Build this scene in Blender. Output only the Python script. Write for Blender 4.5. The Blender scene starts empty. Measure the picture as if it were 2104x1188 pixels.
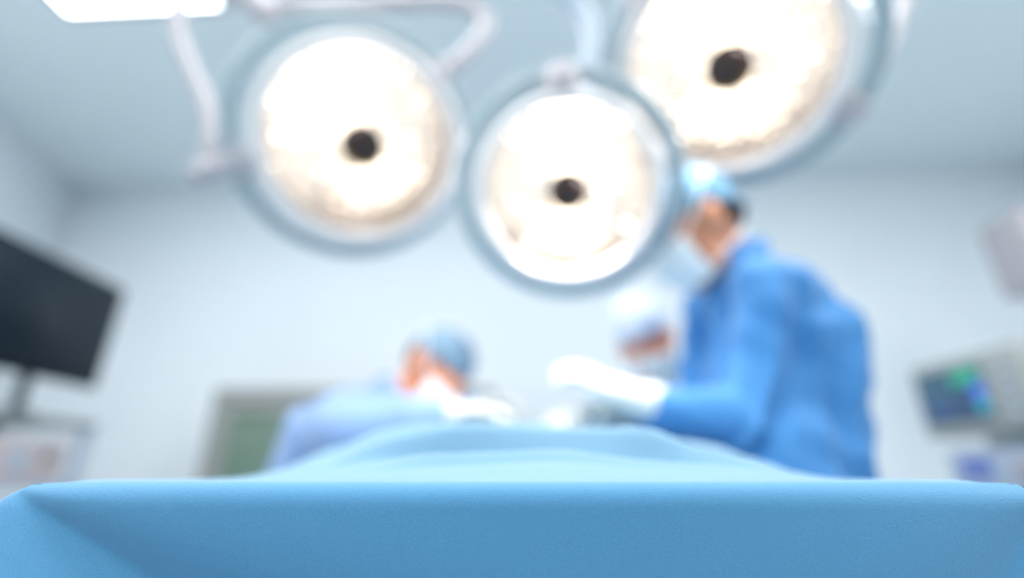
import bpy, bmesh, math, random
from mathutils import Vector, Matrix, noise
random.seed(7)
C = bpy.context.scene.collection
S = bpy.context.scene
V = Vector
TH = math.radians(21.4)
CAM = V((0, 0, 0.9515))
FW = V((0, math.cos(TH), math.sin(TH)))
UP = V((0, -math.sin(TH), math.cos(TH)))

# ------------------------------------------------------------------ camera, world, exposure
cd = bpy.data.cameras.new('camera')
cam = bpy.data.objects.new('camera', cd)
C.objects.link(cam)
cam.location = CAM
cam.rotation_euler = (math.pi/2 + TH, 0, 0)
cd.sensor_width = 36
cd.lens = 36*1000/2104
cd.clip_start = 0.02
cd.dof.use_dof = True
cd.dof.focus_distance = 0.354
cd.dof.aperture_fstop = cd.lens/22.5
S.camera = cam
S.view_settings.view_transform = 'Standard'
S.view_settings.look = 'None'
S.view_settings.gamma = 1
S.view_settings.use_curve_mapping = False
S.view_settings.exposure = 0.0
w = bpy.data.worlds.new('ambient_fill')  # even ambient fill, added through the open side behind the camera
S.world = w
w.use_nodes = True
w.node_tree.nodes['Background'].inputs[0].default_value = (0.82, 0.885, 0.89, 1)
w.node_tree.nodes['Background'].inputs[1].default_value = 0.26
S.cycles.max_bounces = 8
S.cycles.sample_clamp_indirect = 6
CEIL_LIGHT = 9.8      # ceiling panels
SPOT_W = 4.2         # each of the four beams of a surgical lamp
FIELD = V((.10, 1.16, 1.08))   # where the three lamps converge
BULB = 10.0

def P(px, py, z):
    """a point on the photo's pixel (px, py) at depth z metres along the lens axis"""
    return CAM + z*(FW + (px-1052)/1000*V((1, 0, 0)) + (594-py)/1000*UP)

# ------------------------------------------------------------------ materials
def mat(name, col, rough=0.6, metal=0.0, bump=0.0, bscale=200, emis=None, estr=0, sheen=0, mottle=0, spec=0.5, coat=0, sss=0, trans=0):
    m = bpy.data.materials.new(name)
    m.use_nodes = True
    nt = m.node_tree
    b = nt.nodes['Principled BSDF']
    b.inputs['Base Color'].default_value = (*col, 1)
    b.inputs['Roughness'].default_value = rough
    b.inputs['Metallic'].default_value = metal
    b.inputs['Specular IOR Level'].default_value = spec
    if sheen:
        b.inputs['Sheen Weight'].default_value = sheen
        b.inputs['Sheen Roughness'].default_value = 0.5
    if coat:
        b.inputs['Coat Weight'].default_value = coat
    if sss:
        b.inputs['Subsurface Weight'].default_value = sss
        b.inputs['Subsurface Radius'].default_value = (0.01, 0.004, 0.002)
    if trans:
        b.inputs['Transmission Weight'].default_value = trans
    if emis:
        b.inputs['Emission Color'].default_value = (*emis, 1)
        b.inputs['Emission Strength'].default_value = estr
    tc = nt.nodes.new('ShaderNodeTexCoord')
    n = nt.nodes.new('ShaderNodeTexNoise')
    n.inputs['Scale'].default_value = bscale
    n.inputs['Detail'].default_value = 4
    nt.links.new(tc.outputs['Object'], n.inputs['Vector'])
    mr = nt.nodes.new('ShaderNodeMapRange')
    mr.inputs['To Min'].default_value = 1-max(mottle, .02)
    mr.inputs['To Max'].default_value = 1+max(mottle, .02)
    nt.links.new(n.outputs['Fac'], mr.inputs['Value'])
    mx = nt.nodes.new('ShaderNodeVectorMath')
    mx.operation = 'SCALE'
    mx.inputs[0].default_value = col
    nt.links.new(mr.outputs[0], mx.inputs['Scale'])
    nt.links.new(mx.outputs[0], b.inputs['Base Color'])
    if bump:
        bp = nt.nodes.new('ShaderNodeBump')
        bp.inputs['Strength'].default_value = bump
        bp.inputs['Distance'].default_value = 0.001
        nt.links.new(n.outputs['Fac'], bp.inputs['Height'])
        nt.links.new(bp.outputs[0], b.inputs['Normal'])
    return m

M = {}
M['wall'] = mat('wall_paint', (.84, .895, .945), .7, bscale=3)
M['ceiling'] = mat('ceiling_paint', (.80, .875, .91), .8, bscale=3)
M['floor'] = mat('vinyl_floor', (.66, .76, .80), .35, bscale=20, mottle=.05)
M['drape'] = mat('blue_nonwoven', (.083, .285, .51), .75, bump=.55, bscale=900, sheen=.35, mottle=.16, spec=.2)
M['drape_lit'] = mat('lamplit_blue_nonwoven', (.17, .34, .49), .75, bump=.3, bscale=900, sheen=.35, mottle=.05, spec=.2)  # same cloth as the front drape, lamp light put into its paler colour
M['gown'] = mat('blue_gown_cloth', (.060, .25, .58), .7, bump=.2, bscale=300, sheen=.35, spec=.2)
M['gown2'] = mat('pale_gown_cloth', (.25, .39, .68), .7, bump=.2, bscale=300, sheen=.3, spec=.2)
M['gown3'] = mat('lilac_gown_cloth', (.55, .70, .90), .7, bump=.2, bscale=300, sheen=.3, spec=.2)
M['cap'] = mat('blue_cap_cloth', (.09, .25, .41), .8, bump=.3, bscale=400, sheen=.3, spec=.2)
M['cap2'] = mat('grey_blue_cap_cloth', (.20, .32, .45), .8, bump=.3, bscale=400, sheen=.3, spec=.2)
M['cap3'] = mat('pale_cap_cloth', (.66, .74, .88), .8, bump=.3, bscale=400, sheen=.3, spec=.2)
M['mask'] = mat('pale_mask_cloth', (.80, .88, .93), .8, bump=.3, bscale=400, sheen=.3, spec=.2)
M['trousers'] = mat('scrub_trousers', (.07, .25, .50), .8, bump=.2, bscale=300)
M['shoe'] = mat('clog_rubber', (.75, .78, .80), .5)
M['glove'] = mat('latex_glove', (.90, .89, .86), .4, bump=.1, bscale=300)
M['skin'] = mat('skin', (.66, .30, .18), .5, bump=.1, bscale=300, sss=.15)
M['skin2'] = mat('warm_skin', (.82, .33, .19), .5, bump=.1, bscale=300, sss=.15)
M['hair'] = mat('black_hair', (.015, .012, .012), .5, bump=.6, bscale=300)
M['eye'] = mat('eye', (.85, .84, .82), .2)
M['strap'] = mat('white_tape', (.82, .88, .93), .7)
M['white'] = mat('white_enamel', (.47, .445, .485), .35, bscale=40)
M['bezel'] = mat('warm_white_bezel', (.88, .83, .82), .4, bscale=40)
M['dome'] = mat('lamp_dome', (.66, .72, .74), .35, bscale=40)
M['rail'] = mat('grey_blue_rail', (.37, .46, .51), .4, bscale=40)
M['hub'] = mat('dark_bulb_shield', (.035, .02, .018), .35, metal=.3, bscale=40)
M['bronze'] = mat('bronze_shield_lip', (.25, .13, .03), .35, metal=.8, bscale=40)
M['chrome'] = mat('chrome', (.85, .87, .9), .12, metal=1, bscale=40)
M['steel'] = mat('brushed_steel', (.42, .45, .46), .35, metal=.7, bscale=60)
M['greyframe'] = mat('warm_grey_frame', (.30, .32, .31), .5, bscale=60)
M['black'] = mat('black_plastic', (.012, .017, .022), .3, bscale=60, spec=.25)
M['beige'] = mat('beige_plastic', (.37, .40, .39), .5, bscale=60)
M['palegrey'] = mat('pale_blue_grey_plastic', (.50, .58, .70), .5, bscale=60)
M['pink'] = mat('pinkish_plastic', (.66, .56, .58), .5, bscale=60)
M['darkgear'] = mat('dark_gear', (.07, .10, .11), .4, bscale=60)
M['greenglass'] = mat('green_glass', (.16, .24, .19), .1, bscale=5)
M['panel'] = mat('light_panel', (.9, .95, 1), .5, emis=(.90, .905, .885), estr=CEIL_LIGHT)
M['bulb'] = mat('bulb_glass', (1, 1, 1), .3, emis=(1, .90, .74), estr=BULB)
M['tvglass'] = mat('screen_glass', (.008, .013, .018), .35, bscale=5, spec=.15, emis=(.011, .02, .034), estr=.6)
M['screen'] = mat('monitor_screen', (.02, .04, .07), .2, bscale=5, emis=(.03, .075, .15), estr=.8)
M['green'] = mat('green_readout', (.02, .2, .12), .4, emis=(.02, .30, .20), estr=.9)
M['bluer'] = mat('blue_readout', (.05, .08, .4), .4, emis=(.05, .12, .60), estr=.9)
M['cyanr'] = mat('cyan_readout', (.02, .2, .3), .4, emis=(.05, .35, .45), estr=.9)
M['smalldisplay'] = mat('small_display', (.12, .17, .42), .3, emis=(.10, .16, .42), estr=.4)
M['purple'] = mat('stained_cloth', (.75, .5, .5), .6)
# reflector facets: polished and given an even glow standing in for the bulb's scatter
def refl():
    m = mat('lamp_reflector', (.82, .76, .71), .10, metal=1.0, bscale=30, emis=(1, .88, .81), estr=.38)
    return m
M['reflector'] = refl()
def glass():
    m = bpy.data.materials.new('cover_glass')
    m.use_nodes = True
    nt = m.node_tree
    nt.nodes.clear()
    o = nt.nodes.new('ShaderNodeOutputMaterial')
    t = nt.nodes.new('ShaderNodeBsdfTransparent')
    t.inputs[0].default_value = (.97, .97, .96, 1)
    g = nt.nodes.new('ShaderNodeBsdfGlossy')
    g.inputs['Roughness'].default_value = .1
    mx = nt.nodes.new('ShaderNodeMixShader')
    mx.inputs[0].default_value = .05
    nt.links.new(t.outputs[0], mx.inputs[1])
    nt.links.new(g.outputs[0], mx.inputs[2])
    nt.links.new(mx.outputs[0], o.inputs[0])
    return m
M['glass'] = glass()

# ------------------------------------------------------------------ object helpers
def thing(name, label, cat, loc, group=None):
    o = bpy.data.objects.new(name, None)
    C.objects.link(o)
    o.location = loc
    o.empty_display_size = .05
    o['label'] = label
    o['category'] = cat
    if group:
        o['group'] = group
    return o

def wloc(o):
    p = V((0, 0, 0))
    while o:
        p += V(o.location)
        o = o.parent
    return p

def obj(name, bm, m, parent=None, smooth=True, label=None, origin=None):
    """links a bmesh (world coordinates) as one object; children are placed relative to their parent"""
    me = bpy.data.meshes.new(name)
    base = wloc(parent) if parent else (V(origin) if origin is not None else V((0, 0, 0)))
    if isinstance(bm, bpy.types.Mesh):
        me = bm
        me.name = name
        me.transform(Matrix.Translation(-base))
    else:
        bmesh.ops.translate(bm, verts=bm.verts, vec=-base)
        bmesh.ops.recalc_face_normals(bm, faces=bm.faces)
        bm.to_mesh(me)
        bm.free()
    for p in me.polygons:
        p.use_smooth = smooth
    me.materials.clear()
    me.materials.append(M[m])
    o = bpy.data.objects.new(name, me)
    C.objects.link(o)
    if parent:
        o.parent = parent
    else:
        o.location = base
    if label:
        o['label'] = label
    return o

def tag(o, label, cat, group=None):
    o['label'] = label
    o['category'] = cat
    if group:
        o['group'] = group
    return o

def struct(name, bm, m):
    o = obj(name, bm, m, smooth=False)
    o['kind'] = 'structure'
    return o

def box(bm, c, s, R=None, bev=0.0):
    """box centred c, full size s, rotation matrix R"""
    r = bmesh.ops.create_cube(bm, size=1)
    vs = r['verts']
    bmesh.ops.scale(bm, vec=s, verts=vs)
    if bev:
        es = list({e for v in vs for e in v.link_edges})
        rb = bmesh.ops.bevel(bm, geom=es, offset=bev, segments=3, affect='EDGES', profile=.5)
        vs = list({v for f in rb['faces'] for v in f.verts} | {v for v in vs if v.is_valid})
        # every vertex of the island
        seen, st = set(vs), list(vs)
        while st:
            v = st.pop()
            for e in v.link_edges:
                q = e.other_vert(v)
                if q not in seen:
                    seen.add(q)
                    st.append(q)
        vs = list(seen)
    if R is not None:
        bmesh.ops.transform(bm, matrix=R.to_4x4(), verts=vs)
    bmesh.ops.translate(bm, vec=c, verts=vs)
    return bm

def frame(d, side=None):
    d = V(d).normalized()
    s = V(side) if side is not None else (V((0, 0, 1)) if abs(d.z) < .9 else V((0, 1, 0)))
    a = (s - s.dot(d)*d).normalized()
    return a, d.cross(a)

def spline(pts, n=8):
    """Catmull-Rom through points"""
    pts = [V(p) for p in pts]
    q = [pts[0]*2-pts[1]] + pts + [pts[-1]*2-pts[-2]]
    out = []
    for i in range(1, len(q)-2):
        for k in range(n):
            t = k/n
            a, b, c, d = q[i-1], q[i], q[i+1], q[i+2]
            out.append(.5*((2*b)+(c-a)*t+(2*a-5*b+4*c-d)*t*t+(3*b-a-3*c+d)*t**3))
    out.append(pts[-1])
    return out

def tube(bm, pts, rad, n=16, side=None, cap=True):
    """closed tube through pts; rad: number, list of numbers or list of (ra, rb)"""
    pts = [V(p) for p in pts]
    if not isinstance(rad, (list, tuple)):
        rad = [rad]*len(pts)
    rr = [r if isinstance(r, (tuple, list)) else (r, r) for r in rad]
    if len(rr) != len(pts):
        m = len(rr)-1
        o = []
        for i in range(len(pts)):
            t = i/(len(pts)-1)*m
            k = min(int(t), m-1)
            f = t-k
            o.append((rr[k][0]*(1-f)+rr[k+1][0]*f, rr[k][1]*(1-f)+rr[k+1][1]*f))
        rr = o
    rings = []
    prev = V(side) if side is not None else None
    def ring(c, a, b, ra, rb):
        return [bm.verts.new(c+a*(ra*math.cos(2*math.pi*k/n))+b*(rb*math.sin(2*math.pi*k/n))) for k in range(n)]
    N = len(pts)
    for i, p in enumerate(pts):
        d = (pts[min(i+1, N-1)]-pts[max(i-1, 0)])
        a, b = frame(d, prev)
        if side is None:
            prev = a
        if i == 0 and cap:
            dn = d.normalized()
            r0 = min(rr[0])
            for s in (.94, .55):
                rings.append(ring(p-dn*(r0*.8*s), a, b, rr[0][0]*math.sqrt(1-s*s), rr[0][1]*math.sqrt(1-s*s)))
        rings.append(ring(p, a, b, *rr[i]))
        if i == N-1 and cap:
            dn = d.normalized()
            r0 = min(rr[-1])
            for s in (.55, .94):
                rings.append(ring(p+dn*(r0*.8*s), a, b, rr[-1][0]*math.sqrt(1-s*s), rr[-1][1]*math.sqrt(1-s*s)))
    for r1, r2 in zip(rings, rings[1:]):
        for k in range(n):
            bm.faces.new((r1[k], r1[(k+1) % n], r2[(k+1) % n], r2[k]))
    bm.faces.new(rings[0][::-1])
    bm.faces.new(rings[-1])
    return bm

def ell(bm, c, r, R=None, u=20, v=14):
    g = bmesh.ops.create_uvsphere(bm, u_segments=u, v_segments=v, radius=1)
    vs = g['verts']
    bmesh.ops.scale(bm, vec=r, verts=vs)
    if R is not None:
        bmesh.ops.transform(bm, matrix=R.to_4x4(), verts=vs)
    bmesh.ops.translate(bm, vec=c, verts=vs)
    return bm

def lathe(bm, prof, R, c, n=48, close=False):
    """revolve prof [(r, z)] about local z, then rotate by R and move to c"""
    rings = []
    for r, z in prof:
        if r < 1e-5:
            rings.append([bm.verts.new(c+R@V((0, 0, z)))])
        else:
            rings.append([bm.verts.new(c+R@V((r*math.cos(2*math.pi*k/n), r*math.sin(2*math.pi*k/n), z))) for k in range(n)])
    pairs = list(zip(rings, rings[1:]))
    if close:
        pairs.append((rings[-1], rings[0]))
    for a, b in pairs:
        for k in range(n):
            k2 = (k+1) % n
            if len(a) == 1 and len(b) == 1:
                continue
            if len(a) == 1:
                bm.faces.new((a[0], b[k2], b[k]))
            elif len(b) == 1:
                bm.faces.new((a[k], a[k2], b[0]))
            else:
                bm.faces.new((a[k], a[k2], b[k2], b[k]))
    return bm

def torus(bm, Rr, r, R, c, n=64, m=12, zs=0):
    prof = [(Rr+r*math.cos(2*math.pi*k/m), zs+r*math.sin(2*math.pi*k/m)) for k in range(m)]
    return lathe(bm, prof, R, c, n, close=True)

def remesh(bm, vox, smooth=4, disp=None):
    """fuse overlapping closed shapes into one continuous surface"""
    me = bpy.data.meshes.new('tmp')
    bmesh.ops.recalc_face_normals(bm, faces=bm.faces)
    bm.to_mesh(me)
    bm.free()
    o = bpy.data.objects.new('tmp', me)
    C.objects.link(o)
    r = o.modifiers.new('r', 'REMESH')
    r.mode = 'VOXEL'
    r.voxel_size = vox
    if smooth:
        s = o.modifiers.new('s', 'SMOOTH')
        s.factor = .5
        s.iterations = smooth
    dg = bpy.context.evaluated_depsgraph_get()
    dg.update()
    out = bpy.data.meshes.new_from_object(o.evaluated_get(dg))
    bpy.data.objects.remove(o)
    bpy.data.meshes.remove(me)
    if disp:
        nm = [v.normal.copy() for v in out.vertices]
        for v, n in zip(out.vertices, nm):
            v.co = v.co + n*disp(v.co)
        out.update()
    return out

def basis(x, y, z):
    return Matrix((x, y, z)).transposed()

def head_basis(fwd, up):
    f = V(fwd).normalized()
    u = V(up)
    u = (u-u.dot(f)*f).normalized()
    l = f.cross(u)          # x axis = right hand side
    return basis(l, f, u)

# ------------------------------------------------------------------ room
H = 3.0
BL, BR = V((-3.32, 3.19, 0)), V((3.6, 2.85, 0))     # ends of the back wall
FL, FR = V((-2.1, -1.8, 0)), V((3.35, -2.1, 0))
def wall(name, a, b, t=.1, m='wall'):
    d = (b-a).normalized()
    n = V((d.y, -d.x, 0))
    mid = (a+b)/2
    if n.dot(V((0, .5, 0))-mid) > 0:
        n = -n
    bm = bmesh.new()
    R = basis(d, n, V((0, 0, 1)))
    box(bm, mid+n*t/2+V((0, 0, H/2)), ((b-a).length+2*t, t, H), R)
    return struct(name, bm, m)
wall('wall_back', BL, BR)
wall('wall_left', FL, BL)
wall('wall_right', FR, BR)
for nm, z, m in (('floor', -.05, 'floor'), ('ceiling', H+.05, 'ceiling')):
    bm = bmesh.new()
    box(bm, V((0.1, .6, z)), (7.6, 5.6, .1))
    struct(nm, bm, m)
for nm, a, b in (('baseboard_back', BL, BR), ('baseboard_left', FL, BL), ('baseboard_right', FR, BR)):
    d = (b-a).normalized()
    n = V((d.y, -d.x, 0))
    mid = (a+b)/2
    if n.dot(V((0, .5, 0))-mid) < 0:
        n = -n
    bm = bmesh.new()
    box(bm, mid+n*.008+V((0, 0, .06)), ((b-a).length-.05, .015, .12), basis(d, n, V((0, 0, 1))))
    struct(nm, bm, 'palegrey')

# ceiling light panels, turned with the room; all but the first unseen, added for light
yaw = math.atan2(BR.y-BL.y, BR.x-BL.x)
RZ = Matrix.Rotation(yaw, 3, 'Z')
def ceiling_light(x, y, label):
    t = thing('ceiling_light', label, 'ceiling light', (x, y, H), 'recessed ceiling light panels')
    bm = bmesh.new()
    for sx in (-1, 1):
        box(bm, V((x, y, H-.006))+RZ@V((sx*.375, 0, 0)), (.03, 1.28, .012), RZ)
    for sy in (-1, 1):
        box(bm, V((x, y, H-.006))+RZ@V((0, sy*.625, 0)), (.72, .03, .012), RZ)
    obj('frame', bm, 'white', t, False)
    bm = bmesh.new()
    box(bm, V((x, y, H-.004)), (.72, 1.22, .008), RZ)
    obj('diffuser', bm, 'panel', t, False)
ceiling_light(-1.74, 1.02, 'white glowing ceiling panel at top left of the view, behind the thin lamp arm')
ceiling_light(-.58, .88, 'unseen ceiling panel added to brighten the back wall, just left of the plate that carries the lamps')
ceiling_light(.82, .82, 'unseen ceiling panel added to brighten the back wall, just right of the plate that carries the lamps')
ceiling_light(2.30, .30, 'unseen ceiling panel added to brighten the right side, over the anaesthesia machine')
ceiling_light(-1.80, -.75, 'unseen ceiling panel added for ambient light over the open side of the room, on the left')
ceiling_light(.1, -.85, 'unseen ceiling panel added for ambient light over the foot of the table, middle of its row')
ceiling_light(2.0, -.95, 'unseen ceiling panel added for ambient light over the open side of the room, on the right')

# ------------------------------------------------------------------ operating table and drapes
TOP = .95
t = thing('operating_table', 'grey steel operating table hidden under the blue drapes', 'operating table', (0, 1.35, 0))
bm = bmesh.new(); box(bm, V((0, 1.35, .03)), (.45, .9, .06), bev=.015); obj('base', bm, 'steel', t)
bm = bmesh.new(); box(bm, V((0, 1.35, .43)), (.26, .32, .76), bev=.02); obj('column', bm, 'steel', t)
bm = bmesh.new(); box(bm, V((0, 1.35, .83)), (.62, 1.84, .06), bev=.01); obj('table_top', bm, 'steel', t)
bm = bmesh.new(); box(bm, V((0, 1.35, .90)), (.68, 1.86, .076), bev=.02); obj('mattress', bm, 'black', t)

EX0, EX1, EY0, EY1 = -.378, .398, .388, 2.32     # outline of the flat top
def drape_sheet():
    """sheet over the table: flat top, rolled edge, hanging skirt with a diagonal fold at each front corner"""
    bm = bmesh.new()
    rc = .012
    out = []       # outline points with outward normals
    def seg(a, b, n, k):
        for i in range(k):
            out.append((a.lerp(b, (i+.5)/k), n))
    def corner(c, a0, k):
        for i in range(k+1):
            an = a0+math.pi/2*i/k
            d = V((math.cos(an), math.sin(an), 0))
            out.append((c+d*rc, d))
    seg(V((EX0+rc, EY0, 0)), V((EX1-rc, EY0, 0)), V((0, -1, 0)), 260)
    corner(V((EX1-rc, EY0+rc, 0)), -math.pi/2, 12)
    seg(V((EX1, EY0+rc, 0)), V((EX1, EY1-rc, 0)), V((1, 0, 0)), 120)
    corner(V((EX1-rc, EY1-rc, 0)), 0, 8)
    seg(V((EX1-rc, EY1, 0)), V((EX0+rc, EY1, 0)), V((0, 1, 0)), 60)
    corner(V((EX0+rc, EY1-rc, 0)), math.pi/2, 8)
    seg(V((EX0, EY1-rc, 0)), V((EX0, EY0+rc, 0)), V((-1, 0, 0)), 120)
    corner(V((EX0+rc, EY0+rc, 0)), math.pi, 12)
    r = .018
    prof = []
    for i in range(9):
        a = math.pi/2*i/8
        prof.append((-r+r*math.sin(a), -r+r*math.cos(a)))
    drops = [0.0015*i for i in range(1, 8)] + [.012+.0035*i for i in range(1, 20)] + [.08+.02*i for i in range(1, 16)]
    for d in drops:
        prof.append((0.0, -r-d))
    def soft(x, w):
        return w*math.log1p(math.exp(min(x/w, 30)))
    def offs(p, n, dz):
        d = -dz
        o = .0
        front = n.y < -.5
        if d > 0:
            # long soft undulation of the hanging skirt
            s = p.x*9 + p.y*7
            o += .05*d*(.5+.5*math.sin(s*1.3+.6)) + .10*d*noise.noise(V((p.x*5, p.y*5, d*3)))
            # flared corner folds: a crease running diagonally away from each corner
            for cx, sg, an, kk, ww, dk in ((EX0, 1, 28, .95, .07, .34), (EX1, -1, 50, .75, .12, .20)):
                tx = (p.x-cx)*sg
                if front or abs(p.x-cx) < .03:
                    a = math.radians(an)
                    q = (d*math.cos(a) - max(tx, 0)*math.sin(a) - .001)/max(d, .004)
                    fall = 1/(1+math.exp((p.y-EY0-.05)*60))
                    gq = -dk*math.exp(1.7*max(min(q, 0), -6)) + kk*soft(q, ww)
                    o += gq*d*fall*min(1, d/.006)
        return o*(1 if front or d < .0 else .6 if abs(p.x-.01) < .36 else .12 if p.y > .5 else 1)
    rings = []
    for (oo, dz) in prof:
        ring = []
        for p, n in out:
            q = p + n*(oo+offs(p, n, dz))
            zz = TOP+dz + .0006*noise.noise(V((p.x*4, p.y*4, 1)))*min(1, -dz/.004) - (.0018*max(0, (p.x-.12)/.28)**2 if n.y < -.5 and dz < -.002 else 0)
            # the rim dips a little at the corners
            ex = max(0, abs(p.x-.01)-.30)/.09
            zz -= .0016*ex*ex*(1 if p.y < .6 else .3)
            ring.append(bm.verts.new((q.x, q.y, zz)))
        rings.append(ring)
    for a, b in zip(rings, rings[1:]):
        L = len(a)
        for k in range(L):
            bm.faces.new((a[k], a[(k+1) % L], b[(k+1) % L], b[k]))
    # the flat top inside the rim, as a grid of inner rings
    inner = rings[0]
    c = V(((EX0+EX1)/2, (EY0+EY1)/2, TOP))
    for s in (.97, .9, .7, .4):
        nr = []
        for (p, n) in out:
            q = c + (p-n*r-c)*s
            nr.append(bm.verts.new((q.x, q.y, TOP)))
        L = len(nr)
        for k in range(L):
            bm.faces.new((inner[k], inner[(k+1) % L], nr[(k+1) % L], nr[k]))
        inner = nr
    bm.faces.new(inner)
    return bm
o = obj('surgical_drape', drape_sheet(), 'drape')
tag(o, 'blue nonwoven surgical drape hanging over the front edge of the operating table', 'drape')

def lerp_tab(tab, x):
    if x <= tab[0][0]: return tab[0][1]
    for (a, fa), (b, fb) in zip(tab, tab[1:]):
        if x <= b:
            t = (x-a)/(b-a)
            t = t*t*(3-2*t)*.5+t*.5
            return fa+(fb-fa)*t
    return tab[-1][1]

# silhouette heights (sideways tangent against the horizon tangent)
SIL = [(-.56, 0), (-.50, .008), (-.44, .022), (-.35, .057), (-.25, .092), (-.15, .108), (-.05, .110), (.05, .112), (.10, .108), (.20, .092),
       (.36, .078), (.45, .055), (.52, .028), (.60, .003), (.63, 0)]
def mound_h(x, y):
    yr = .82
    k = max(0., min(1., (y-.43)/(yr-.43)))
    k = k**.85*(1-.0*k)
    if y > yr:
        u = x/(yr+.35*(y-yr))
        H0 = yr*(1+.15*(1-math.exp(-(y-yr)*2)))
        hh = .90*lerp_tab(SIL, u)*min(H0, y*.93)
        k2 = 1
    else:
        u = x/max(y, .2)*(1.0)
        u = x/(y+.10*(yr-y))
        hh = .92*lerp_tab(SIL, u)*y
        k2 = k
    h = hh*k2
    # long cross folds draped over the feet, sagging at both sides
    def ridge(yc, bend, amp, w, x0=0.0, xs=.22, sk=0):
        yy = yc + bend*((x-x0)**2)/.04 + sk*x
        return amp*math.exp(-((y-yy)/w)**2)*math.exp(-((x-x0)/xs)**4)
    if y < 1.0 and h > 0:
        f = 0
        f = 0
        f += ridge(.60, -.055, .014, .022, .03, .26, .03)
        f += ridge(.52, -.03, .007, .014, .05, .20, -.04)
        f += ridge(.70, -.05, .009, .028, -.02, .25, -.08)
        f -= ridge(.645, -.055, .010, .022, .04, .22, .03)
        f -= ridge(.555, -.035, .005, .015, .02, .20)
        f += .004*noise.noise(V((x*9, y*22, 3)))
        h += 2.4*f*min(1, h/.02)
    return max(h, 0)
bm = bmesh.new()
NX, NY = 150, 170
x0, x1, y0, y1 = -.366, .386, .410, 2.30
g = []
for j in range(NY+1):
    s = j/NY
    y = y0+(y1-y0)*(s**1.8)
    row = []
    for i in range(NX+1):
        x = x0+(x1-x0)*i/NX
        ed = min(1, min((x-x0)/.05, (x1-x)/.05, 1))
        row.append(bm.verts.new((x, y, TOP-.003+.0042*min(1, min(x-x0, x1-x, y-y0, y1-y)/.02)+mound_h(x, y)*max(ed, 0)**.6)))
    g.append(row)
for j in range(NY):
    for i in range(NX):
        bm.faces.new((g[j][i], g[j][i+1], g[j+1][i+1], g[j+1][i]))
o = obj('patient_drape', bm, 'drape_lit')
tag(o, 'blue drape, coloured paler as if lamplit, rising in a folded mound over the patient on the table', 'drape')
md = o.modifiers.new('thickness', 'SOLIDIFY'); md.thickness = .0006; md.offset = 1

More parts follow.
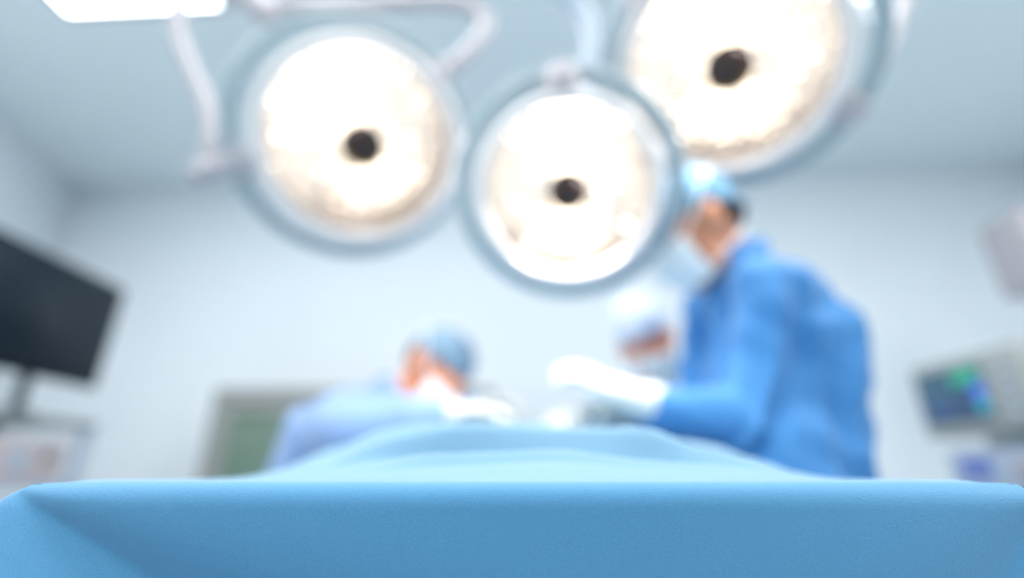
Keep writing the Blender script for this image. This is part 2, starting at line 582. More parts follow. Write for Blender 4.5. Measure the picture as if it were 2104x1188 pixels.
# ------------------------------------------------------------------ surgical lamps
def surgical_lamp(name, label, c, aim, R0, brackets, arms, roll=0, rail_shift=(0, 0), rail_k=1.13):
    n = (V(aim)-c).normalized()
    a, b = frame(n, V((0, 0, 1)))        # a = up-ish in the lamp plane, b = side
    R = basis(-b, a, n)                   # local x to the right (seen from front), y up, z along the beam
    if (R@V((1, 0, 0))).x < 0:
        R = basis(b, a, n)
    R = R@Matrix.Rotation(roll, 3, 'Z')
    t = thing(name, label, 'surgical lamp', c, 'ceiling mounted surgical lamps')
    ri = R0*.875
    bm = bmesh.new()
    lathe(bm, [(R0*.985, -.005), (R0*1.0, -.03), (R0*.97, -.06), (R0*.80, -.115), (R0*.5, -.155), (R0*.2, -.175), (0, -.178)], R, c)
    obj('housing', bm, 'dome', t)
    bm = bmesh.new()
    lathe(bm, [(ri, -.006), (ri, .004), (ri+.01, .014), (R0-.012, .012), (R0, .002), (R0*1.005, -.02), (R0*.99, -.035), (R0*.96, -.035), (ri, -.02)], R, c, 64, close=True)
    obj('bezel', bm, 'bezel', t)
    # faceted reflector dish
    bm = bmesh.new()
    nr, ns = 9, 54
    dep = .115
    zb = -.068
    rings = []
    for i in range(nr+1):
        r = .035+(ri-.035)*(i/nr)
        z = -dep*(1-(r/ri)**2)-.012
        rings.append((r, z))
    for i in range(nr):
        for k in range(ns):
            (r1, z1), (r2, z2) = rings[i], rings[i+1]
            a1, a2 = 2*math.pi*k/ns, 2*math.pi*(k+1)/ns
            am = (a1+a2)/2
            rm, zm = (r1+r2)/2, (z1+z2)/2
            LL = math.hypot(rm, zb-zm)
            wild = random.random() < .07
            sl = rm/(LL+zb-zm)+random.gauss(0, .14 if wild else .02)      # each facet throws the bulb's light along the beam
            ta = random.gauss(0, .12 if wild else .018)
            vs = []
            for (r, z, an) in ((r1, z1, a1), (r2, z2, a1), (r2, z2, a2), (r1, z1, a2)):
                zz = zm+sl*(r-rm)+ta*r*(an-am)
                vs.append(bm.verts.new(c+R@V((r*math.cos(an), r*math.sin(an), zz))))
            bm.faces.new(vs)
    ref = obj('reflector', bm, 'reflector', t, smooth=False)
    # backing so that no gap shows between facets
    bm = bmesh.new()
    lathe(bm, [(r, z-.020) for r, z in rings]+[(rings[-1][0], rings[-1][1]-.024)], R, c)
    obj('reflector_backing', bm, 'bezel', t)
    bm = bmesh.new()
    lathe(bm, [(0, 0), (ri*.5, 0), (ri, 0), (ri, -.003), (ri*.5, -.003), (0, -.003)], R, c, 64)
    obj('cover_glass', bm, 'glass', t)
    hr = R0*.215
    bm = bmesh.new()
    lathe(bm, [(0, .030), (hr*.6, .029), (hr*.86, .022), (hr*.98, .005), (hr, -.020), (hr*.93, -.024), (0, -.024)], R, c, 32)
    hb = obj('bulb_shield', bm, 'hub', t)
    bm = bmesh.new()
    lathe(bm, [(hr*.70, .024), (hr*.80, .031), (hr*.93, .022), (hr*1.02, -.002), (hr*.99, -.004)], R, c, 32)
    bm.verts.ensure_lookup_table()
    low = [v for v in bm.verts if (R.transposed()@(v.co-c)).y > -hr*.15]
    bmesh.ops.delete(bm, geom=low, context='VERTS')
    obj('bronze_lip', bm, 'bronze', hb)
    bm = bmesh.new()
    tube(bm, [c+R@V((0, 0, -.026)), c+R@V((0, 0, -.112))], .0065, 16)
    obj('bulb', bm, 'bulb', t)
    rc = c+R@V((rail_shift[0], rail_shift[1], -.055))
    bm = bmesh.new()
    prof = [(R0*rail_k+.021*math.cos(2*math.pi*k/12), .016*math.sin(2*math.pi*k/12)) for k in range(12)]
    lathe(bm, prof, R, rc, 72, close=True)
    obj('rail', bm, 'rail', t)
    for an in brackets:
        an = math.radians(an)
        d = V((math.cos(an), math.sin(an), 0))
        p1 = c+R@(d*R0*.97+V((0, 0, -.01)))
        p2 = rc+R@(d*(R0*rail_k+.012))
        bm = bmesh.new()
        tube(bm, [p1, p1.lerp(p2, .5)+n*.01, p2], [(.036, .02), (.045, .022), (.03, .022)], 16, side=R@V((-d.y, d.x, 0)))
        obj('bracket', bm, 'white', t)
    for nm, pts, rad, mm in arms:
        bm = bmesh.new()
        tube(bm, spline(pts, 8), rad, 16)
        obj(nm, bm, mm, t)
    # the beams: four bulbs' worth of light leaving through the cover
    for k in range(4):
        an = math.pi/4+k*math.pi/2
        ld = bpy.data.lights.new('beam', 'SPOT')
        ld.energy = SPOT_W
        ld.color = (1.0, .93, .86)
        ld.spot_size = math.radians(125)
        ld.spot_blend = .8
        ld.shadow_soft_size = 0
        lo = bpy.data.objects.new('lamp_beam', ld)
        C.objects.link(lo)
        lo.parent = t
        lo.location = R@V((math.cos(an)*ri*.6, math.sin(an)*ri*.6, .035))
        lo.rotation_euler = (FIELD-c).to_track_quat('-Z', 'Y').to_euler()
    return t, R, rc

MOUNT = V((.12, .62, H))
cL = P(745, 300, 1.43)
J = P(520, 5, 1.62)
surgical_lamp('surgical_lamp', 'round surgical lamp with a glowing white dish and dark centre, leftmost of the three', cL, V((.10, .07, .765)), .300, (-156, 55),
    [('yoke', [P(520, -10, 1.62), P(440, -90, 1.58), P(375, -70, 1.55), P(368, 60, 1.52), P(388, 130, 1.50), P(425, 215, 1.47), P(434, 290, 1.44), P(424, 345, 1.42), P(470, 345, 1.40)], .0225, 'white'),
     ('yoke', [P(530, 0, 1.62), P(600, 12, 1.63), P(760, 8, 1.64), P(900, 2, 1.63), P(965, 12, 1.62), P(1000, 50, 1.60), P(975, 95, 1.56), P(925, 140, 1.50)], .027, 'white'),
     ('joint', [P(478, -30, 1.62), P(560, 32, 1.62)], .042, 'white'),
     ('joint', [P(408, 358, 1.42), P(445, 346, 1.41)], .030, 'white'),
     ('upper_arm', [P(500, -20, 1.62), P(505, -230, 1.62), P(540, -400, 1.60), V((-.3, .72, 2.62)), V((-.06, .64, 2.62)), V((-.01, .62, 2.75)), MOUNT+V((-.12, 0, -.105))], .035, 'white')],
    rail_shift=(-.020, -.008), rail_k=1.125)
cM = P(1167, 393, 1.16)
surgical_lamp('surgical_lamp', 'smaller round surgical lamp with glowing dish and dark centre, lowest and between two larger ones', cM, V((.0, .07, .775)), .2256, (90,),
    [('arm', [P(1175, 205, 1.20), P(1195, 175, 1.26), P(1214, 110, 1.32), P(1205, 40, 1.36), P(1160, -15, 1.38), P(1090, -70, 1.4), P(1080, -240, 1.4), V((.12, .60, 2.35)), V((.12, .62, 2.7)), MOUNT+V((0, 0, -.105))], .024, 'palegrey'),
     ('joint', [P(1150, 205, 1.16), P(1192, 203, 1.17)], .022, 'white')],
    rail_shift=(0, -.006), rail_k=1.18)
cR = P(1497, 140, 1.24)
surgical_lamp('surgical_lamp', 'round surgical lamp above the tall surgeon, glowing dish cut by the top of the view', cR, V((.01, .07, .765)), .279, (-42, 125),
    [('yoke', [P(1765, 205, 1.25), P(1800, 150, 1.29), P(1832, 80, 1.35), P(1858, 10, 1.38), P(1868, -80, 1.39), P(1760, -220, 1.35), P(1600, -300, 1.31)], .019, 'white'),
     ('upper_arm', [P(1600, -300, 1.31), P(1500, -380, 1.29), V((.35, .62, 2.42)), V((.28, .6, 2.5)), V((.25, .62, 2.7)), MOUNT+V((.12, 0, -.105))], .032, 'white'),
     ('handle', [P(1752, -20, 1.23), P(1778, 5, 1.20), P(1797, 42, 1.19)], .018, 'chrome')],
    rail_shift=(.02, 0))
bm = bmesh.new()
lathe(bm, [(0, 0), (.22, 0), (.22, -.03), (.20, -.06), (.17, -.075), (0, -.075)], Matrix.Identity(3), MOUNT, 40)
tag(obj('lamp_mount', bm, 'white', origin=MOUNT), 'round white ceiling plate from which the three surgical lamps hang', 'lamp mount')

# ------------------------------------------------------------------ people
def hand_shapes(bm, w, d, palm, thumb, curl, k=1.0, spread=.0):
    """palm and five fingers; w wrist, d pointing direction, palm = palm normal, thumb = side of the thumb"""
    d = V(d).normalized()
    pn = V(palm); pn = (pn-pn.dot(d)*d).normalized()
    s = d.cross(pn)
    if s.dot(V(thumb)) < 0:
        s = -s
    # palm
    tube(bm, [w-d*.01, w+d*.03, w+d*.085], [(.026*k, .020*k), (.036*k, .019*k), (.041*k, .015*k)], 16, side=s)
    for i, (off, L) in enumerate(((.030, .074), (.010, .083), (-.011, .078), (-.031, .062))):
        p = w+d*.084+s*off
        dd = (d+s*spread*off*10).normalized()
        pts = [p-dd*.02, p]
        cu = curl[i] if isinstance(curl, (list, tuple)) else curl
        ang = 0
        for seg, f in ((.46, .8), (.30, 1.1), (.24, .8)):
            ang += cu*f
            q = dd*math.cos(ang)+pn*math.sin(ang)
            p = p+q*L*seg
            pts.append(p)
        tube(bm, pts, [.0098*k, .0096*k, .0088*k, .0080*k, .0070*k], 10)
    # thumb leaves the side of the palm near its base
    p = w+d*.028+s*.030
    q = (d*.62+s*.62+pn*.35).normalized()
    q2 = (d*.80+s*.15+pn*.50).normalized()
    tube(bm, [p-q*.015, p, p+q*.040, p+q*.040+q2*.032, p+q*.040+q2*.054], [.013*k, .0135*k, .0112*k, .0098*k, .0080*k], 10)

def head_shapes(bm, c, B, k=1.0):
    L = lambda x, y, z: c+B@V((x, y, z))*k
    def e(x, y, z, rx, ry, rz):
        ell(bm, L(x, y, z), (rx*k, ry*k, rz*k), B)
    e(0, -.012, .030, .076, .094, .088)      # cranium
    e(0, .030, -.010, .062, .062, .085)      # face
    e(0, .030, -.070, .048, .055, .042)      # jaw
    e(0, .074, -.098, .024, .020, .018)      # chin
    e(0, .082, .022, .050, .016, .014)       # brow
    e(.040, .066, -.030, .022, .022, .020)
    e(-.040, .066, -.030, .022, .022, .020)
    tube(bm, [L(0, .086, .014), L(0, .104, -.018), L(0, .108, -.030)], [.009*k, .012*k, .015*k], 10)
    e(.010, .096, -.034, .010, .011, .008)
    e(-.010, .096, -.034, .010, .011, .008)
    e(0, .090, -.056, .022, .010, .007)      # lips
    e(0, .088, -.066, .019, .010, .007)
    for s in (-1, 1):                          # ears
        e(s*.080, -.012, -.008, .010, .020, .033)
        e(s*.086, -.020, .004, .008, .016, .024)

def person(name, label, J, skin, gown, cap, mask, gloves, k=1.0, gown_noise=.012, skirt=True, cap_puff=1.0, hair=True, seed=0, cap_cut=(.16, .06), gk=1.15):
    """J holds the joints in world space; every garment is a child of the body mesh"""
    c, B = J['head'], head_basis(J['face'], J['crown'])
    L = lambda x, y, z: c+B@V((x, y, z))*k
    side = (J['shL']-J['shR']).normalized()
    root = thing(name, label, 'person', V((J['pelvis'].x, J['pelvis'].y, 0)))
    spine = [J['pelvis'], J['pelvis'].lerp(J['chest'], .5), J['chest'], J['neck']]
    bm = bmesh.new()
    head_shapes(bm, c, B, k)
    tube(bm, [J['neck'], J['neck'].lerp(L(0, -.02, -.06), .5), L(0, -.015, -.03)], [.062, .056, .055], 16)
    tube(bm, spine, [(.155, .11), (.14, .10), (.165, .115), (.08, .065)], 24, side=side)
    for s in 'LR':
        sh, el, wr = J['sh'+s], J['el'+s], J['wr'+s]
        tube(bm, [J['chest'].lerp(J['neck'], .55), sh, sh.lerp(el, .5), el], [.07, .058, .047, .039], 14)
        tube(bm, [el, el.lerp(wr, .35), wr], [.039, .040, .026], 14)
        hd = J['hand'+s]
        hand_shapes(bm, wr, hd[0], hd[1], hd[2], hd[3])
        hp, kn, an = J['hip'+s], J['knee'+s], J['ank'+s]
        tube(bm, [hp, hp.lerp(kn, .5), kn], [.078, .066, .052], 16)
        tube(bm, [kn, kn.lerp(an, .35), an], [.053, .055, .036], 14)
        fd = J['toe']
        tube(bm, [an-fd*.03+V((0, 0, -.03)), an+fd*.06+V((0, 0, -.045)), an+fd*.15+V((0, 0, -.055))], [(.034, .030), (.040, .026), (.038, .018)], 14, side=V((0, 0, 1)).cross(fd))
    body = obj('body', remesh(bm, .0065, 2), skin, root)
    # eyes
    for s in (-1, 1):
        bm = bmesh.new()
        ell(bm, L(s*.032, .082, .004), (.013*k, .010*k, .009*k), B, 14, 10)
        ey = obj('eye', bm, 'eye', body)
        bm = bmesh.new()
        ell(bm, L(s*.032, .0905, .002), (.0055*k, .0022*k, .0055*k), B, 14, 8)
        obj('iris', bm, 'hair', ey)
    # hair showing under the cap
    if hair:
        bm = bmesh.new()
        g = bmesh.ops.create_uvsphere(bm, u_segments=32, v_segments=20, radius=1)
        bmesh.ops.delete(bm, geom=[v for v in bm.verts if v.co.z > .25 or v.co.z < -.62 or v.co.y > (.12 if v.co.z > -.12 else -.22)], context='VERTS')
        for v in bm.verts:
            v.co = L(v.co.x*.080, -.014+v.co.y*.100, .026+v.co.z*.094)
        h = obj('hair', bm, 'hair', body)
        md = h.modifiers.new('thickness', 'SOLIDIFY'); md.thickness = .004; md.offset = 1
    # cap: a cloth shell over the cranium, gathered at its band
    bm = bmesh.new()
    bmesh.ops.create_uvsphere(bm, u_segments=48, v_segments=30, radius=1)
    bmesh.ops.delete(bm, geom=[v for v in bm.verts if v.co.z < cap_cut[0]*v.co.y+cap_cut[1]], context='VERTS')
    for v in bm.verts:
        q = v.co.copy()
        pf = 1+(cap_puff-1)*max(0, q.z)*(1.0 if q.y < .4 else .8)
        wr_ = 1+.025*math.sin(math.atan2(q.y, q.x)*22)*max(0, .6-q.z)+.05*noise.noise(q*3+V((seed, 0, 0)))
        v.co = L(q.x*.084*pf*wr_, -.012+q.y*.103*pf*wr_, .028+q.z*.096*pf+(.01 if q.z > .5 else 0))
    h = obj('cap', bm, cap, body)
    md = h.modifiers.new('thickness', 'SOLIDIFY'); md.thickness = .003; md.offset = 1
    bm = bmesh.new()
    band = []
    for i in range(49):
        a = 2*math.pi*i/48
        x, y = math.cos(a), math.sin(a)
        band.append(L(x*.0835, -.012+y*.1025, .028+(cap_cut[0]*y+cap_cut[1])*.096))
    tube(bm, band, .005, 8)
    obj('cap_band', bm, cap, h)
    # mask: pleated cloth bowl over nose and mouth
    bm = bmesh.new()
    nu, nv = 26, 20
    gr = []
    for j in range(nv+1):
        tv = j/nv
        row = []
        for i in range(nu+1):
            tu = -1+2*i/nu
            an = tu*1.18
            z = -.006-.105*tv
            bul = .020*math.sin(math.pi*min(1, tv*1.05+.05))*math.cos(an*.9)+.010*max(0, 1-abs(tu)*4)*max(0, 1-tv*2)
            rx = .073-.014*tv
            bul += .014*max(0, 1-abs(tu)*3)*max(0, 1-tv)
            ry = .088-.006*tv
            pl = .0018*math.sin(tv*math.pi*6)*math.cos(an)
            row.append(bm.verts.new(L(math.sin(an)*(rx+bul*.45+pl), .022+math.cos(an)*(ry+bul+pl)*(1-.08*tv), z)))
        gr.append(row)
    for j in range(nv):
        for i in range(nu):
            bm.faces.new((gr[j][i], gr[j][i+1], gr[j+1][i+1], gr[j+1][i]))
    mk = obj('mask', bm, mask, body)
    md = mk.modifiers.new('thickness', 'SOLIDIFY'); md.thickness = .002; md.offset = 1
    # mask tapes: the upper pair goes over the cap, the lower pair round the nape
    for s in (-1, 1):
        bm = bmesh.new()
        pp = [L(s*.070, .050, -.010), L(s*.086, .010, .020), L(s*.092, -.030, .055), L(s*.080, -.075, .085), L(s*.02, -.112, .085)]
        tube(bm, spline(pp, 6), [(.0045, .0015)], 8) if False else tube(bm, spline(pp, 6), .0035, 8)
        obj('mask_tape', bm, 'strap', mk)
        bm = bmesh.new()
        pp = [L(s*.060, .050, -.100), L(s*.070, .005, -.085), L(s*.066, -.05, -.070), L(s*.02, -.075, -.062)]
        tube(bm, spline(pp, 6), .0035, 8)
        obj('mask_tape', bm, 'strap', mk)
    # gown
    bm = bmesh.new()
    f = J['front']
    low = J['hem']
    pv = J['pelvis']
    gp = [low, low.lerp(pv, .55), pv, pv.lerp(J['chest'], .5), J['chest'], J['neck'].lerp(J['chest'], .22)]
    gw = J.get('gw', 1.0)
    tube(bm, gp, [(.26*gw, .165*gw), (.24*gw, .165*gw), (.215*gw, .165*gw), (.195*gw, .160*gw), (.195, .150), (.105, .085)], 32, side=side)
    ntop = J['neck'].lerp(L(0, -.02, -.06), .28)
    tube(bm, [J['chest'].lerp(J['neck'], .6), ntop], [.095, .075], 20)
    for s in 'LR':
        sh, el, wr = J['sh'+s], J['el'+s], J['wr'+s]
        cuff = wr.lerp(el, .16)
        tube(bm, [J['chest'].lerp(J['neck'], .5), sh, sh.lerp(el, .5), el], [.11, .098, .092, .080], 18)
        tube(bm, [el, el.lerp(cuff, .5), cuff], [.080, .070, .044], 18)
    def disp(p):
        a = noise.noise(V((p.x*6, p.y*6, p.z*2.2))+V((seed*3.1, 0, 0)))
        b = noise.noise(V((p.x*13+p.z*9, p.y*13, p.z*11))+V((0, seed, 0)))
        r = 1-abs(noise.noise(V((p.x*5, p.y*5, p.z*3))+V((seed, 4, 2))))*2
        c_ = noise.noise(V((p.x*9+p.y*3, p.y*9, p.z*1.3))+V((2, seed*1.7, 0)))
        return gown_noise*(1.3*a+.6*b+.6*r+1.6*c_-.35)+gown_noise*.9*(max(0, 1-abs(noise.noise(V((p.x*7+p.y*5, p.y*7, p.z*2.6-p.x*4))+V((9, seed, 1))))*5))**1.5
    gm = obj('gown', remesh(bm, .011, 3, disp), gown, body)
    # knitted neck band and ties at the nape
    bm = bmesh.new()
    ax = (ntop-J['neck']).normalized()
    a, b = frame(ax)
    tube(bm, [ntop+a*.077*math.cos(2*math.pi*i/32)+b*.077*math.sin(2*math.pi*i/32) for i in range(33)], .009, 8)
    obj('neck_band', bm, gown, gm)
    for s in 'LR':
        bm = bmesh.new()
        el, wr = J['el'+s], J['wr'+s]
        hd = J['hand'+s]
        tube(bm, [wr.lerp(el, .30), wr.lerp(el, .12), wr+V(hd[0]).normalized()*.012], [.043, .036, .031], 16)
        hand_shapes(bm, wr, hd[0], hd[1], hd[2], hd[3], gk)
        obj('glove', remesh(bm, .0036, 2), gloves, body)
        bm = bmesh.new()
        hp, kn, an = J['hip'+s], J['knee'+s], J['ank'+s]
        tube(bm, [hp, kn, kn.lerp(an, .5), an+V((0, 0, .03))], [.085, .070, .068, .066], 16)
        obj('trouser_leg', bm, 'trousers', body)
        bm = bmesh.new()
        fd = J['toe']
        tube(bm, [an-fd*.055+V((0, 0, -.032)), an+fd*.02+V((0, 0, -.028)), an+fd*.10+V((0, 0, -.036)), an+fd*.185+V((0, 0, -.044))],
             [(.040, .040), (.045, .045), (.048, .038), (.042, .026)], 16, side=V((0, 0, 1)).cross(fd))
        for v in bm.verts:
            v.co.z = max(v.co.z, .002)
        obj('shoe', bm, 'shoe', body)
    return root

def joints(pelvis, chest, neck, head, face, crown, shL, shR, elL, wrL, handL, elR, wrR, handR, toe, gw=1.0, lean=(0, 0, 0)):
    pelvis = V(pelvis)
    toe = V(toe).normalized()
    sd = V((-toe.y, toe.x, 0))            # the person's left
    J = dict(pelvis=pelvis, chest=V(chest), neck=V(neck), head=V(head), face=V(face), crown=V(crown), shL=V(shL), shR=V(shR), elL=V(elL), wrL=V(wrL),
             elR=V(elR), wrR=V(wrR), handL=handL, handR=handR, toe=toe, front=toe, gw=gw)
    for s, sg in (('L', 1), ('R', -1)):
        J['hip'+s] = pelvis+sd*.095*sg+V((0, 0, -.04))
        foot = V((pelvis.x, pelvis.y, 0))+sd*.13*sg+V(lean)
        J['ank'+s] = V((foot.x, foot.y, .075))
        J['knee'+s] = (J['hip'+s]+J['ank'+s])/2+toe*.015
    J['hem'] = V((pelvis.x, pelvis.y, .42))+V(lean)*.6
    return J

# tall surgeon on the right of the table, facing left over it
hR = P(1436, 478, 1.31)
wrL, elL, shL = P(1265, 808, 1.11), P(1555, 880, 1.07), P(1590, 622, 1.14)
J1 = joints(pelvis=(.585, 1.18, .93), chest=(.66, 1.18, 1.26), neck=(.625, 1.19, 1.475), head=hR, face=(-.76, .16, -.44), crown=(-.46, .10, .86),
            shL=shL, shR=(.62, 1.37, 1.40), elL=elL, wrL=wrL, handL=((-.82, .12, .54), (-.3, .45, -.75), (0, -.4, 1), (.35, .5, .6, .75)),
            elR=(.54, 1.40, 1.10), wrR=P(1288, 856, 1.20), handR=((-.92, -.16, .12), (-.2, -.3, -.95), (0, -.6, .2), (.55, .6, .65, .7)),
            toe=(-1, 0, 0), gw=.93)
person('person', 'tall person in a blue gown, cap and mask, bent over the table from the right', J1, 'skin', 'gown', 'cap', 'mask', 'glove', k=1.19, seed=1, gk=1.28, cap_puff=1.22, cap_cut=(.34, -.05), gown_noise=.022)

# surgeon on the left, leaning low over the table
hL = P(893, 768, 1.46)
J2 = joints(pelvis=(-.60, 1.58, .86), chest=(-.54, 1.56, 1.06), neck=(-.385, 1.53, 1.165), head=hL, face=(.62, -.42, -.62), crown=(.55, -.05, .75),
            shL=(-.44, 1.74, 1.10), shR=(-.48, 1.40, 1.075), elL=(-.30, 1.80, 1.13), wrL=(-.08, 1.66, 1.175), handL=((.75, -.60, .05), (.0, -.2, -1), (0, -.6, 0), (.4, .5, .6, .6)),
            elR=(-.43, 1.31, 1.06), wrR=P(932, 850, 1.36), handR=((.95, -.05, .10), (0, .1, -1), (0, .7, .1), (.25, .3, .3, .35)),
            toe=(1, 0, 0), gw=.85, lean=(0, 0, 0))
person('person', 'person in pale blue gown and mask, leaning low over the table from the left', J2, 'skin2', 'gown2', 'cap2', 'mask', 'glove', k=1.06, seed=5, cap_puff=1.02, gown_noise=.010)

# assistant behind the tall surgeon
hB = P(1332, 705, 1.70)
J3 = joints(pelvis=(.66, 2.06, .90), chest=(.60, 1.98, 1.14), neck=(.545, 1.90, 1.30), head=hB, face=(.10, -.85, -.42), crown=(-.38, -.42, .80),
            shL=(.76, 1.84, 1.24), shR=(.42, 1.98, 1.24), elL=(.76, 1.66, 1.06), wrL=(.55, 1.58, 1.10), handL=((-.9, -.1, .1), (0, 0, -1), (0, -1, 0), .5),
            elR=(.34, 1.82, 1.10), wrR=(.20, 1.64, 1.13), handR=((-.5, -.75, 0), (0, 0, -1), (-.6, 0, 0), .5),
            toe=(-.4, -.9, 0), gw=.85, lean=(.02, .02, 0))
person('person', 'masked person in a pale puffed cap, head tilted, behind the tall person', J3, 'skin2', 'gown3', 'cap3', 'mask', 'glove', k=1.1, seed=9, cap_puff=1.3, gown_noise=.010)

# forceps held by the tall surgeon
t0 = P(1185, 832, 1.13)
t = thing('forceps', 'thin steel forceps held in the gloved hands of the tall person on the right', 'forceps', t0)
dd = (P(1300, 876, 1.10)-t0)
for s in (-1, 1):
    bm = bmesh.new()
    a, b = frame(dd, V((0, 0, 1)))
    tube(bm, [t0, t0+dd*.4+a*.006*s, t0+dd*.8+a*.005*s, t0+dd], [(.0015, .002), (.003, .005), (.003, .005), (.003, .004)], 10)
    obj('arm', bm, 'steel', t)

# ------------------------------------------------------------------ left: screen on an equipment cart
TX = -1.87
t = thing('television', 'large black flat screen on a pole above the cart, at the left', 'monitor', (TX-.03, 1.72, 1.18))
yc, ww = 1.755, .89
bm = bmesh.new(); box(bm, V((TX-.02, yc, .95+.620)), (.04, ww, .475), bev=.008); sc = obj('casing', bm, 'black', t)
bm = bmesh.new(); box(bm, V((TX+.0015, yc, .95+.623)), (.004, ww-.03, .445)); obj('screen', bm, 'tvglass', t)
bm = bmesh.new(); box(bm, V((TX-.06, yc, .95+.60)), (.05, .2, .2), bev=.01); obj('mount_plate', bm, 'black', t)
bm = bmesh.new(); tube(bm, [V((TX-.06, 1.93, 1.222)), V((TX-.06, 1.93, 1.50))], .022); obj('pole', bm, 'darkgear', t)
bm = bmesh.new(); box(bm, V((TX-.06, 1.83, 1.49)), (.03, .24, .04), bev=.004); obj('bracket', bm, 'darkgear', t)
bm = bmesh.new(); lathe(bm, [(0, .02), (.05, .018), (.06, 0), (0, 0)], Matrix.Identity(3), V((TX-.06, 1.93, 1.187)), 24); obj('pole_foot', bm, 'darkgear', t)

CX0, CX1, CY0, CY1 = -2.30, -1.84, 1.22, 2.24
t = thing('equipment_cart', 'grey shelved equipment cart below the large black screen', 'cart', (-2.07, 1.73, 0))
for z, d in ((1.17, .03), (.93, .02), (.62, .02), (.25, .03)):
    bm = bmesh.new(); box(bm, V(((CX0+CX1)/2, (CY0+CY1)/2, z)), (CX1-CX0, CY1-CY0, d), bev=.006); obj('shelf', bm, 'steel' if z > 1 else 'palegrey', t)
for x in (CX0+.02, CX1-.02):
    for y in (CY0+.02, CY1-.03):
        bm = bmesh.new(); box(bm, V((x, y, .66)), (.035, .045, 1.0), bev=.006); obj('post', bm, 'palegrey', t)
        bm = bmesh.new(); tube(bm, [V((x, y-.012, .05)), V((x, y+.012, .05))], .045, 20); obj('caster', bm, 'darkgear', t)
        bm = bmesh.new(); box(bm, V((x, y, .13)), (.02, .02, .09)); obj('caster_stem', bm, 'steel', t)
def device(name, label, cat, c, s, m, bits):
    t = thing(name, label, cat, V(c)-V((0, 0, s[2]/2)))
    bm = bmesh.new(); box(bm, V(c), s, bev=.008); obj('casing', bm, m, t)
    for nm, dc, ds, mm in bits:
        bm = bmesh.new(); box(bm, V(c)+V((s[0]/2, 0, 0))+V(dc), ds, bev=.001); obj(nm, bm, mm, t)
    return t
device('video_unit', 'pale blue-grey unit on the upper shelf of the cart, left of the pinkish one', 'medical device', (-2.05, 1.56, 1.025), (.36, .40, .165), 'palegrey',
       [('button', (0, -.15, .02), (.01, .03, .03), 'white'), ('display', (0, .06, .02), (.006, .12, .06), 'palegrey'), ('button', (0, .17, -.03), (.01, .02, .02), 'darkgear')])
device('light_source_unit', 'pinkish grey unit on the upper shelf of the cart, nearest its far post', 'medical device', (-2.05, 1.97, 1.02), (.36, .38, .155), 'pink',
       [('socket', (0, -.02, 0), (.008, .07, .08), 'palegrey'), ('button', (0, .1, .02), (.01, .03, .03), 'darkgear')])
device('recorder_unit', 'dark unit on the second shelf of the cart', 'medical device', (-2.05, 1.70, .745), (.36, .56, .20), 'darkgear',
       [('front_panel', (0, 0, .03), (.006, .40, .06), 'palegrey'), ('button', (0, .18, -.05), (.01, .03, .02), 'white')])
device('dark_recorder', 'black low box on the second shelf of the cart beside the far post', 'medical device', (-2.05, 2.08, .72), (.36, .15, .15), 'black',
       [('front_panel', (0, 0, 0), (.006, .10, .04), 'steel')])

# ------------------------------------------------------------------ right: anaesthesia machine, patient monitor
MX = 1.55
t = thing('anaesthesia_machine', 'tall pale grey machine with a small blue display, at the right below the patient monitor', 'anaesthesia machine', (MX+.25, 1.50, 0))
bm = bmesh.new(); box(bm, V((MX+.30, 1.45, .50)), (.52, .80, .80), bev=.02); obj('cabinet', bm, 'palegrey', t)
bm = bmesh.new(); box(bm, V((MX+.22, 1.60, .975)), (.38, .56, .15), bev=.015); obj('control_head', bm, 'palegrey', t)
bm = bmesh.new(); box(bm, V((MX+.027, 1.765, .988)), (.006, .12, .07), bev=.002); obj('display', bm, 'smalldisplay', t)
bm = bmesh.new(); box(bm, V((MX+.027, 1.60, .98)), (.01, .06, .06), bev=.004); obj('display_knob', bm, 'white', t)
bm = bmesh.new(); box(bm, V((MX+.30, 1.30, 1.35)), (.14, .20, .66), bev=.02); obj('column', bm, 'palegrey', t)
bm = bmesh.new(); box(bm, V((MX+.02, 1.27, 1.17)), (.08, .09, .20), bev=.02); obj('vaporiser', bm, 'darkgear', t)
for i in range(3):
    bm = bmesh.new(); box(bm, V((MX+.035, 1.45, .25+.22*i)), (.02, .70, .19), bev=.006); dr = obj('drawer', bm, 'white', t)
    bm = bmesh.new(); box(bm, V((MX+.02, 1.45, .30+.22*i)), (.02, .25, .02), bev=.004); obj('handle', bm, 'steel', dr)
for dx in (.08, .5):
    for dy in (-.3, .3):
        bm = bmesh.new(); tube(bm, [V((MX+dx, 1.45+dy-.012, .05)), V((MX+dx, 1.45+dy+.012, .05))], .046, 20); obj('caster', bm, 'darkgear', t)
        bm = bmesh.new(); box(bm, V((MX+dx, 1.45+dy, .09)), (.03, .03, .05)); obj('caster_stem', bm, 'steel', t)

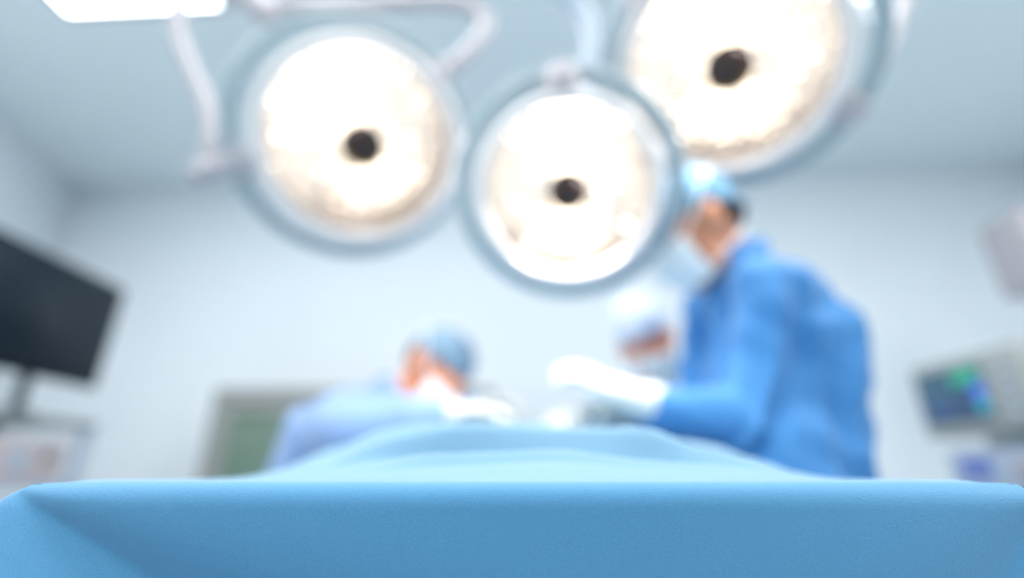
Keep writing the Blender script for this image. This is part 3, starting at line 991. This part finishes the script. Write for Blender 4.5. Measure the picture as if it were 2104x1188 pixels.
t = thing('patient_monitor', 'beige patient monitor with dark blue screen and green readout, at the right', 'monitor', (MX+.08, 1.62, 1.08))
z0 = .953
bm = bmesh.new(); box(bm, V((MX+.07, 1.68, z0+.270)), (.14, .43, .262), bev=.018); obj('casing', bm, 'beige', t)
bm = bmesh.new(); box(bm, V((MX-.001, 1.735, z0+.275)), (.008, .27, .178), bev=.002); scn = obj('screen', bm, 'screen', t)
for nm, y, z, sy, sz, mm in (('green_readout', 1.66, .325, .10, .05, 'green'), ('blue_readout', 1.625, .275, .045, .045, 'bluer'), ('cyan_readout', 1.622, .228, .04, .04, 'cyanr')):
    bm = bmesh.new(); box(bm, V((MX-.0065, y, z0+z)), (.003, sy, sz)); obj(nm, bm, mm, scn)
for k in range(3):
    pts = []
    for i in range(60):
        yy = 1.855-.14*i/59
        zz = z0+.325-.05*k+(.016*math.exp(-((i % 20)-10)**2/3.) if k < 2 else .008*math.sin(i*.5))
        pts.append(V((MX-.007, yy, zz)))
    bm = bmesh.new(); tube(bm, pts, .0012, 6); obj('trace', bm, ('green', 'cyanr', 'bluer')[k], scn)
for k in range(4):
    bm = bmesh.new(); tube(bm, [V((MX-.004, 1.52, z0+.19+.045*k)), V((MX+.004, 1.52, z0+.19+.045*k))], .012, 16); obj('knob', bm, 'palegrey', t)
bm = bmesh.new(); box(bm, V((MX+.09, 1.64, z0+.121)), (.1, .14, .045), bev=.006); obj('foot', bm, 'steel', t)

# white box on an arm that comes from the right wall
pc = P(2112, 522, 2.15)
t = thing('supply_unit', 'white box on a wall arm at the right edge, high above the patient monitor', 'medical supply unit', pc)
bm = bmesh.new(); box(bm, pc+V((.05, 0, .0)), (.26, .22, .36), bev=.025); obj('housing', bm, 'white', t)
bm = bmesh.new(); tube(bm, [pc+V((.16, 0, 0)), V((3.455, pc.y, pc.z))], .04); obj('wall_arm', bm, 'white', t)
bm = bmesh.new(); box(bm, V((3.465, pc.y, pc.z)), (.03, .2, .3), bev=.008); obj('wall_plate', bm, 'white', t)
for k in range(3):
    bm = bmesh.new(); box(bm, pc+V((-.02+.07*k, -.112, -.03)), (.045, .012, .045), bev=.004); obj('socket', bm, 'palegrey', t)

# ------------------------------------------------------------------ steel cabinet on the back wall
by = 3.02
cz = 1.40
xa, xb = -1.56, -.10
t = thing('steel_cabinet', 'low grey steel cabinet with glazed doors against the back wall, behind the left person', 'cabinet', ((xa+xb)/2, by-.2, 0))
bm = bmesh.new()
D = .36
yy0, yy1 = by-.44, by-.06
wi = xb-xa-.12
for (c, s) in ((V((xa+.03, (yy0+yy1)/2, cz/2)), (.06, yy1-yy0, cz)), (V((xb-.03, (yy0+yy1)/2, cz/2)), (.06, yy1-yy0, cz)),
               (V(((xa+xb)/2, (yy0+yy1)/2, cz-.03)), (wi, yy1-yy0, .06)), (V(((xa+xb)/2, (yy0+yy1)/2, .05)), (wi, yy1-yy0, .10)),
               (V(((xa+xb)/2, yy1-.01, cz/2+.02)), (wi, .02, cz-.16))):
    box(bm, c, s)
obj('body', bm, 'greyframe', t, False)
for z in (.45, .8, 1.12):
    bm = bmesh.new(); box(bm, V(((xa+xb)/2, (yy0+yy1)/2+.02, z)), (xb-xa-.12, yy1-yy0-.08, .015)); obj('shelf', bm, 'steel', t, False)
dw = (xb-xa-.12)/3
for k in range(3):
    x = xa+.06+dw*(k+.5)
    bm = bmesh.new()
    zc, zh = (cz+.04)/2, cz-.18
    for (c, s) in ((V((x-dw/2+.025, yy0+.01, zc)), (.0455, .02, zh)), (V((x+dw/2-.025, yy0+.01, zc)), (.045, .02, zh)),
                   (V((x, yy0+.01, zc+zh/2-.03)), (dw-.096, .02, .06)), (V((x, yy0+.01, zc-zh/2+.03)), (dw-.096, .02, .06))):
        box(bm, c, s)
    dr = obj('door', bm, 'greyframe', t, False)
    bm = bmesh.new(); box(bm, V((x, yy0+.012, zc)), (dw-.09, .006, zh-.1)); obj('pane', bm, 'greenglass', dr, False)
    bm = bmesh.new(); tube(bm, [V((x+dw/2-.03, yy0-.02, zc-.08)), V((x+dw/2-.03, yy0-.02, zc+.08))], .008, 10); obj('handle', bm, 'chrome', dr)
